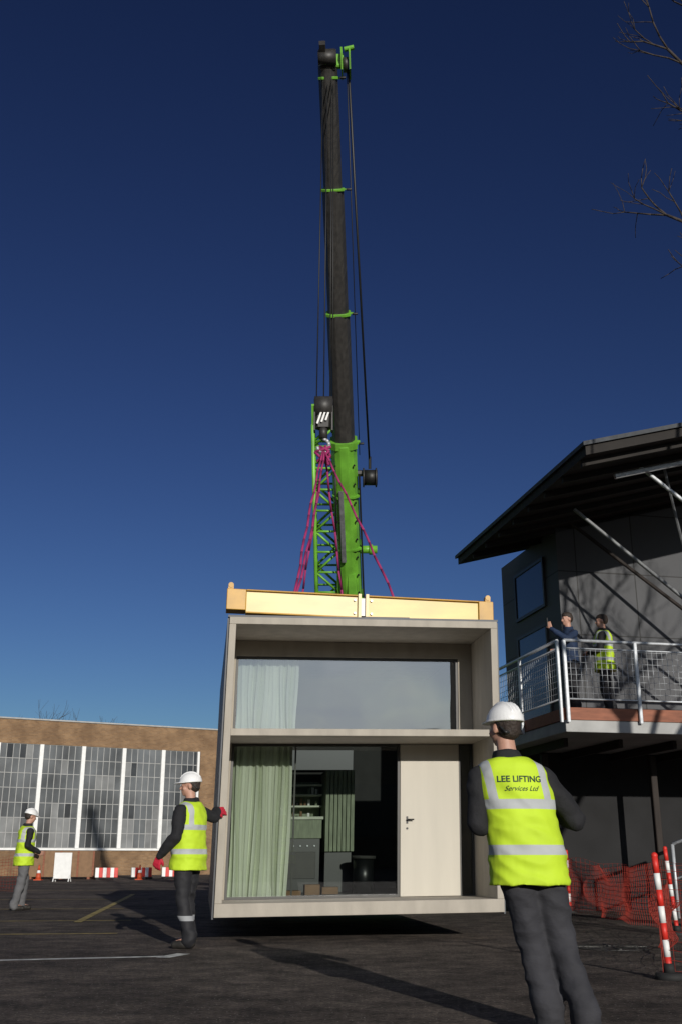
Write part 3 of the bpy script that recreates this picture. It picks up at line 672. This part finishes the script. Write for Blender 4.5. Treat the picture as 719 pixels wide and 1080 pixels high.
def fartree(x,y,h,seed):
    e=empty('bare_tree',(x,y,0),'distant leafless tree rising above the brick hall roof','tree',group='bare trees')
    g=G(); g.cyl((0,0,0),(0,0,h*.45),.25,M['bark'],r2=.16); g.out('trunk',e,world=False)
    g=G(); rnd=random.Random(seed)
    for k in range(5):
        a=k*1.26; branch(g,V((0,0,h*(.3+.035*k))),V((math.cos(a)*.6,math.sin(a)*.6,1)).normalized(),.11,h*.24,2,rnd,maxd=5)
    g.out('crown',e,world=False)
fartree(-24.5,86,12.6,1); fartree(-21,90,13.0,2)

# ---------------------------------------------------------------- people
dg=bpy.context.evaluated_depsgraph_get
def ico(bm,c,r,Mx=None,sub=3):
    m=Matrix.Translation(V(c))@(Mx.to_4x4() if Mx else Matrix.Identity(4))@Matrix.Diagonal((*r,1)); bmesh.ops.create_icosphere(bm,subdivisions=sub,radius=1,matrix=m)
def lrings(bm,rs):
    R=[[bm.verts.new(q) for q in r] for r in rs]; n=len(R[0])
    for a,b in zip(R,R[1:]):
        for k in range(n): bm.faces.new((a[k],a[(k+1)%n],b[(k+1)%n],b[k]))
    bm.faces.new(list(reversed(R[0]))); bm.faces.new(R[-1])
def cap(bm,p1,p2,r1,r2,sub=2):
    p1=V(p1);p2=V(p2); a=(p2-p1)
    if a.length<1e-5: return
    q=a.normalized().to_track_quat('Z','Y'); x=q@V((1,0,0)); y=q@V((0,1,0)); S=14
    lrings(bm,[[c+(x*math.cos(t)+y*math.sin(t))*r for t in [2*math.pi*k/S for k in range(S)]] for c,r in((p1,r1),(p2,r2))])
    ico(bm,p1,(r1,)*3,sub=sub); ico(bm,p2,(r2,)*3,sub=sub)
def loft(bm,rs,T=lambda p:p,S=32,pw=2.4):
    out=[]
    for z,cx,cy,rx,ry in rs:
        ring=[]
        for k in range(S):
            t=2*math.pi*k/S; c,s=math.cos(t),math.sin(t)
            ring.append(T(V((cx+rx*math.copysign(abs(c)**(2/pw),c),cy+ry*math.copysign(abs(s)**(2/pw),s),z))))
        out.append(ring)
    lrings(bm,out)
def voxel(name,bm,vox,mats,parent,sm=2,wr=0,wf=9,seed=0,floor=None):
    bmesh.ops.recalc_face_normals(bm,faces=bm.faces)
    me=bpy.data.meshes.new(name+'_src'); bm.to_mesh(me); bm.free(); o=bpy.data.objects.new('src',me); COL.objects.link(o)
    r=o.modifiers.new('r','REMESH'); r.mode='VOXEL'; r.voxel_size=vox
    ev=o.evaluated_get(dg()); m2=bpy.data.meshes.new_from_object(ev); bpy.data.objects.remove(o); 
    b=bmesh.new(); b.from_mesh(m2)
    for _ in range(sm): bmesh.ops.smooth_vert(b,verts=b.verts,factor=.5,use_axis_x=True,use_axis_y=True,use_axis_z=True)
    b.normal_update()
    if wr:
        for v in b.verts:
            c=v.co; n=noise.noise(V((c.x*wf+seed,c.y*wf,c.z*wf*1.5)))+.5*noise.noise(V((c.x*wf*2.3,c.y*wf*2.3+seed,c.z*wf*3)))
            rid=(1-abs(noise.noise(V((c.x*5+seed*3,c.y*5,c.z*11+c.x*4)))*2.2))
            v.co=c+v.normal*(wr*(n+.7*rid-.35))
    if floor is not None:
        for v in b.verts:
            if v.co.z<floor: v.co.z=floor
    for f in b.faces: f.smooth=True
    b.to_mesh(m2); b.free(); m2.name=name
    for m in mats: m2.materials.append(m)
    ob=bpy.data.objects.new(name,m2); COL.objects.link(ob); ob.parent=parent
    return ob
def hand(bm,w,d,n,ex_=0.,curl=.5,side=1,vox=0):
    d=V(d).normalized(); n=V(n); n=(n-d*n.dot(d)).normalized(); s=d.cross(n)*side; e=ex_
    for k in range(4):
        a=w+d*.015+s*(k-1.5)*.013; b=w+d*.088+s*(k-1.5)*.021; cap(bm,a,b,.014+e,.0115+e,sub=1)
    for k,l in enumerate((.072,.08,.075,.058)):
        b=w+d*.088+s*(k-1.5)*.022; dd=(d+s*(k-1.5)*.10+n*curl*.4).normalized(); c=b+dd*l*.45; d3=(dd+n*curl*1.1).normalized(); c2=c+d3*l*.32; d4=(d3+n*curl*1.1).normalized(); c3=c2+d4*l*.26
        cap(bm,b,c,.0095+e,.0088+e,sub=1); cap(bm,c,c2,.0088+e,.008+e,sub=1); cap(bm,c2,c3,.008+e,.0065+e,sub=1)
    t0=w+d*.03-s*.022; t1=t0+(d*.55-s*.8+n*.25).normalized()*.042; t2=t1+(d*.9-s*.3+n*.4).normalized()*.032
    cap(bm,t0,t1,.014+e,.0105+e,sub=1); cap(bm,t1,t2,.0105+e,.008+e,sub=1)
def person(loc,rotz,label,legs,arms,lean=(0,0),scale=1.,head_yaw=0.,head_pitch=0.,vest=True,helmet=True,jmat=None,tmat=None,gloves=False,vox=.008,bootm=None,jlen=.86,seed=0,vk=1.,ak=1.,vmat=None,tk=1.):
    jmat=jmat or M['jblack']; tmat=tmat or M['tgrey']
    e=empty('person',loc,label,'person',rotz=rotz); e.scale=(scale,)*3
    T=lambda p:V((p[0]+lean[0]*(p[2]-.93),p[1]+lean[1]*(p[2]-.93),p[2])) if p[2]>.93 else V(p)
    hc=T(V((0,.0,1.54)))
    RH=Matrix.Rotation(head_yaw,3,'Z')@Matrix.Rotation(head_pitch,3,'X')
    Hh=lambda p: hc+RH@(V(p)-V((0,0,1.54)))
    bm=bmesh.new()
    loft(bm,[(.84,0,0,.13,.10),(.93,0,0,.150,.110),(1.05,0,0,.135,.095),(1.2,0,.005,.145,.105),(1.35,0,0,.165,.112),(1.43,0,-.005,.135,.09),(1.48,0,-.01,.07,.065)],T)
    cap(bm,T((0,-.012,1.44)),Hh((0,-.0,1.60)),.060,.056)
    ico(bm,Hh((0,-.012,1.69)),(.077,.097,.095),RH); ico(bm,Hh((0,.03,1.625)),(.06,.066,.068),RH); ico(bm,Hh((0,.068,1.582)),(.026,.022,.02),RH)
    cap(bm,Hh((0,.088,1.675)),Hh((0,.108,1.640)),.009,.013); cap(bm,Hh((-.021,.088,1.606)),Hh((.021,.088,1.606)),.009,.009)
    cap(bm,Hh((-.035,.078,1.695)),Hh((.035,.078,1.695)),.012,.012)
    for s in(-1,1):
        ico(bm,Hh((s*.079,-.008,1.655)),(.011,.02,.032),RH); ico(bm,Hh((s*.031,.076,1.674)),(.0135,)*3,RH); ico(bm,Hh((s*.042,.06,1.635)),(.024,.022,.024),RH)
    for (h,k,a,tdir) in legs:
        cap(bm,h,k,.080,.052); cap(bm,k,a,.050,.036); cap(bm,a,V(a)+V((tdir[0]*.15,tdir[1]*.15,-.045)),.034,.03)
    for (s,el,w,hd,hn,cu) in arms:
        s=T(s); cap(bm,T((0,0,1.40)),s-V((0,0,.01)),.05,.048); cap(bm,s-V((0,0,.01)),el,.046,.038); cap(bm,el,w,.036,.026); 
        side=1 if s.x>0 else -1
        hand(bm,V(w),hd,hn,0,cu,side)
    ob=voxel('body',bm,vox,[M['skin'],M['eye'],M['lip']],e,sm=2)
    for pol in ob.data.polygons:
        c=pol.center
        for s in(-1,1):
            if (c-Hh((s*.031,.088,1.674))).length<.0085: pol.material_index=1
            if (c-Hh((s*.033,.092,1.700))).length<.007+.0: pol.material_index=1
        if (c-Hh((0,.097,1.605))).length<.02 and abs((RH.inverted()@(c-hc)).z+1.54-1.606)<.008: pol.material_index=2
    bm=bmesh.new(); loft(bm,[(.80,0,0,.12*tk,.10),(.86,0,0,.165*tk,.130),(.95,0,0,.166,.128),(1.03,0,0,.150,.112)],T)
    for (h,k,a,tdir) in legs:
        h=V(h);k=V(k);a=V(a); m1=h.lerp(k,.55)
        cap(bm,h,m1,.100*tk,.092*tk); cap(bm,m1,k,.092*tk,.080*tk); cap(bm,k,k.lerp(a,.55),.080*tk,.074*tk); cap(bm,k.lerp(a,.55),a+V((0,0,.05)),.074*tk,.078*tk); cap(bm,a+V((0,0,.05)),a+V((0,0,-.02)),.080*tk,.078*tk)
    voxel('trousers',bm,.012,[tmat],e,sm=2,wr=.013,wf=5.5,seed=seed)
    for (h,k,a,tdir) in legs:
        bm=bmesh.new(); a=V(a); d=V((tdir[0],tdir[1],0)).normalized(); cap(bm,a+V((0,0,.05)),V((a.x,a.y,a.z-.04)),.052,.05)
        cap(bm,V((a.x,a.y,a.z-.04))-d*.03,V((a.x,a.y,a.z-.055))+d*.16,.046,.042); cap(bm,V((a.x,a.y,a.z-.05))+d*.05,V((a.x,a.y,a.z-.05))+d*.1,.052,.05)
        voxel('boot',bm,.010,[bootm or M['boot']],e,sm=2,floor=a.z-.092)
    bm=bmesh.new(); loft(bm,[(jlen,0,0,.180,.140),(.95,0,0,.176,.134),(1.1,0,0,.168,.128),(1.25,0,.0,.175,.132),(1.36,0,0,.180,.130),(1.43,0,-.01,.150,.108),(1.48,0,-.012,.090,.083),(1.535,0,-.01,.078,.076)],T)
    for (s,el,w,hd,hn,cu) in arms:
        s=T(s); el=V(el);w=V(w); cap(bm,T((s.x*.45,0,1.38)),s-V((0,0,.015)),.070,.064); cap(bm,s-V((0,0,.015)),el,.068*ak,.060*ak); cap(bm,el,w.lerp(el,.12),.060*ak,.047*ak); cap(bm,w.lerp(el,.15),w.lerp(el,.02),.049*ak,.044*ak)
    voxel('jacket',bm,.011,[jmat],e,sm=2,wr=.012,wf=6,seed=seed+5)
    if gloves:
        for (s,el,w,hd,hn,cu) in arms:
            bm=bmesh.new(); side=1 if s[0]>0 else -1; hand(bm,V(w),hd,hn,.0045,cu,side); cap(bm,V(w)-V(hd).normalized()*.03,V(w)+V(hd).normalized()*.02,.036,.032)
            voxel('glove',bm,.006,[M['gred']],e,sm=1)
    vo=None
    if vest:
        bm=bmesh.new(); loft(bm,[(.78,0,-.0,.218*vk,.184),(.82,0,-.0,.215*vk,.181),(.95,0,0,.206*vk,.171),(1.1,0,0,.201*vk,.164),(1.25,0,0,.205*vk,.167),(1.34,0,-.0,.201*vk,.165),(1.40,0,-.006,.193*vk,.151),(1.440,0,-.01,.176*vk,.131),(1.468,0,-.012,.145,.113),(1.488,0,-.012,.112,.102)],T,pw=2.3)
        vo=voxel('vest',bm,.010,[vmat or M['vest']],e,sm=2,wr=.012,wf=6,seed=seed+5)
    if helmet:
        bm=bmesh.new(); 
        rs=[]
        for k in range(9):
            t=k/8*math.pi/2*.97; rs.append((1.70+.115*math.sin(t),0,-.010,.104*math.cos(t),.128*math.cos(t)))
        out=[]
        for z,cx,cy,rx,ry in rs: out.append([Hh((cx+rx*math.cos(2*math.pi*j/32),cy+ry*math.sin(2*math.pi*j/32),z)) for j in range(32)])
        lrings(bm,out)
        ico(bm,Hh((0,.0,1.700)),(.111,.140,.010),RH); ico(bm,Hh((0,.085,1.702)),(.078,.10,.010),RH)
        for x in(-.028,0,.028):
            pr=None
            for k in range(9):
                t=math.pi*(.15+.7*k/8); p=Hh((x,-.010-.124*math.cos(t),1.70+.112*math.sin(t)+.004)); 
                if pr is not None: cap(bm,pr,p,.006,.006,sub=1)
                pr=p
        voxel('helmet',bm,.006,[M['helmet']],e,sm=1)
        bm=bmesh.new()
        cap(bm,Hh((-.079,-.02,1.70)),Hh((-.06,-.085,1.63)),.009,.009,1); cap(bm,Hh((.079,-.02,1.70)),Hh((.06,-.085,1.63)),.009,.009,1); cap(bm,Hh((-.06,-.085,1.63)),Hh((.06,-.085,1.63)),.011,.011,1)
        voxel('helmet_strap',bm,.006,[M['black']],e,sm=1)
    bm=bmesh.new(); ico(bm,Hh((0,-.028,1.695)),(.083,.092,.097),RH)
    if not helmet: ico(bm,Hh((0,-.01,1.735)),(.08,.1,.062),RH)
    else: ico(bm,Hh((0,-.05,1.65)),(.07,.062,.06),RH)
    voxel('hair',bm,.009,[M['hair']],e,sm=2,wr=.004,wf=30)
    return e,vo
def leg(x,y,kx=0,ky=.02,ax=0,ay=0,hx=.09,z0=0,td=(0,1)):
    return (V((hx,0,.88)),V((hx*.5+x*.5+kx,ky+y*.45,.49)),V((x+ax,y+ay-.05,.095)),td)
pC,vC=person((1.08,6.36,0),math.radians(4),'worker in yellow printed hi-vis vest and white helmet seen from behind',
  [leg(.075,.06,kx=.01,ky=.03,td=(-.1,1),hx=-.08),leg(.245,-.05,kx=.01,ky=.05,td=(.25,1),hx=.085)],
  [(V((-.19,0,1.39)),V((-.285,-.01,1.10)),V((-.15,.25,1.13)),(.5,.8,.1),(.5,0,-.6),.9),(V((.19,0,1.39)),V((.30,.02,1.14)),V((.15,.27,1.22)),(-.6,.7,.1),(-.5,0,-.6),.9)],
  lean=(-.16,.03),scale=1.005,head_yaw=.45,tmat=M['tgrey'],seed=1,vk=1.06,ak=1.08,vmat=M['vestC'],tk=1.08)
def print_text(body,size,z,xc,shear=0,name='print',vest=None,root=None,ext=.0):
    cu=bpy.data.curves.new('t','FONT'); cu.body=body; cu.size=size; cu.align_x='CENTER'; cu.shear=shear; cu.resolution_u=3; cu.offset=ext
    to=bpy.data.objects.new('t',cu); COL.objects.link(to); me=bpy.data.meshes.new_from_object(to.evaluated_get(dg())); bpy.data.objects.remove(to)
    b=bmesh.new(); b.from_mesh(me); bmesh.ops.triangulate(b,faces=b.faces); bmesh.ops.subdivide_edges(b,edges=[e for e in b.edges if e.calc_length()>.008],cuts=1)
    vb=bmesh.new(); vb.from_mesh(vest.data); bvh=BVHTree.FromBMesh(vb)
    for v in b.verts:
        x,zz=v.co.x+xc,v.co.y+z
        hit=bvh.ray_cast(V((x,-1,zz)),V((0,1,0)))
        y=hit[0].y if hit[0] else -.17
        v.co=V((x,y-.0045,zz))
    vb.free(); b.to_mesh(me); b.free(); me.materials.clear(); me.materials.append(M['ink'])
    o=bpy.data.objects.new(name,me); COL.objects.link(o); o.parent=vest; return o
print_text('LEE LIFTING',.049,1.342,-.06,0,'lettering',vC,pC,.0008)
print_text('Services Ltd',.040,1.292,-.055,.45,'lettering',vC,pC)
rotB=math.radians(66)
def toloc(p,loc,rot,sc): return Matrix.Rotation(-rot,3,'Z')@(V(p)-V(loc))/sc
locB=(-1.70,12.3,0)
hw=toloc((-1.40,12.755,1.46),locB,rotB,1.03); 
person(locB,rotB,'worker in black with yellow vest and red gloves steadying the cabin',
  [leg(-.10,-.06,td=(-.2,1),hx=-.09),leg(.12,.08,td=(.2,1))],
  [(V((-.195,0,1.40)),V((-.27,.0,1.13)),V((-.26,.20,.93)),(0,.4,-1),(1,0,0),.7),(V((.195,0,1.40)),(V((.205,0,1.41))+hw)/2+V((0,-.05,-.07)),hw-(hw-V((.2,0,1.4))).normalized()*.08,hw-V((.2,0,1.4)),(0,.6,-.3),.25)],
  lean=(0,.02),scale=1.03,head_yaw=.45,head_pitch=-.08,tmat=M['tband'],gloves=True,seed=3,vk=1.04,ak=1.12)
person((-6.05,21.0,0),math.radians(-60),'worker in yellow vest, white helmet and grey trousers on asphalt',
  [leg(-.12,.10,ky=.04,hx=-.09),leg(.12,-.08,ky=.0)],
  [(V((-.195,0,1.40)),V((-.27,.02,1.13)),V((-.22,.20,.98)),(.3,.8,-.3),(1,0,0),.6),(V((.195,0,1.40)),V((.27,-.02,1.13)),V((.20,.22,1.02)),(-.3,.8,-.2),(-1,0,0),.6)],
  lean=(0,.05),scale=1.02,head_yaw=.1,head_pitch=-.25,tmat=M['tlight'],vox=.01,seed=6)
zb=3.257
pD,_=person((3.98,18.05,zb),math.radians(110),'person in blue jacket on the balcony holding up a phone',
  [leg(-.12,.05,hx=-.09),leg(.12,-.05)],
  [(V((-.195,0,1.40)),V((-.26,.20,1.25)),V((-.10,.40,1.45)),(.2,.3,1),(.6,-.6,0),.6),(V((.195,0,1.40)),V((.27,.05,1.14)),V((.10,.26,1.12)),(-.8,.6,0),(0,0,-1),.6)],
  vest=False,helmet=False,jmat=M['jblue'],tmat=M['tdark'],head_pitch=-.05,vox=.01,seed=8)
ph=empty('phone',(0,0,0),'black mobile phone held up in a raised hand','phone')
Mz=Matrix.Rotation(math.radians(110),3,'Z'); ph.location=V((3.98,18.05,zb))+Mz@V((-.07,.47,1.52)); ph.rotation_euler=(0,0,math.radians(110))
g=G(); g.box((-.04,-.006,-.03),(.04,.006,.12),M['black']); g.out('case',ph,world=False,bevel=.004); g=G(); g.box((-.035,-.008,-.022),(.035,-.0065,.112),M['pane_c']); g.out('screen',ph,world=False)
person((4.62,18.2,zb),math.radians(75),'person in yellow hi-vis vest standing on the balcony',
  [leg(-.1,.03,hx=-.09),leg(.1,-.03)],
  [(V((-.195,0,1.40)),V((-.27,.06,1.14)),V((-.10,.26,1.10)),(.8,.5,0),(0,0,-1),.6),(V((.195,0,1.40)),V((.28,.02,1.15)),V((.12,.24,1.14)),(-.8,.5,0),(0,0,-1),.6)],
  vest=True,helmet=False,jmat=M['jblack'],tmat=M['tdark'],vox=.01,seed=12)
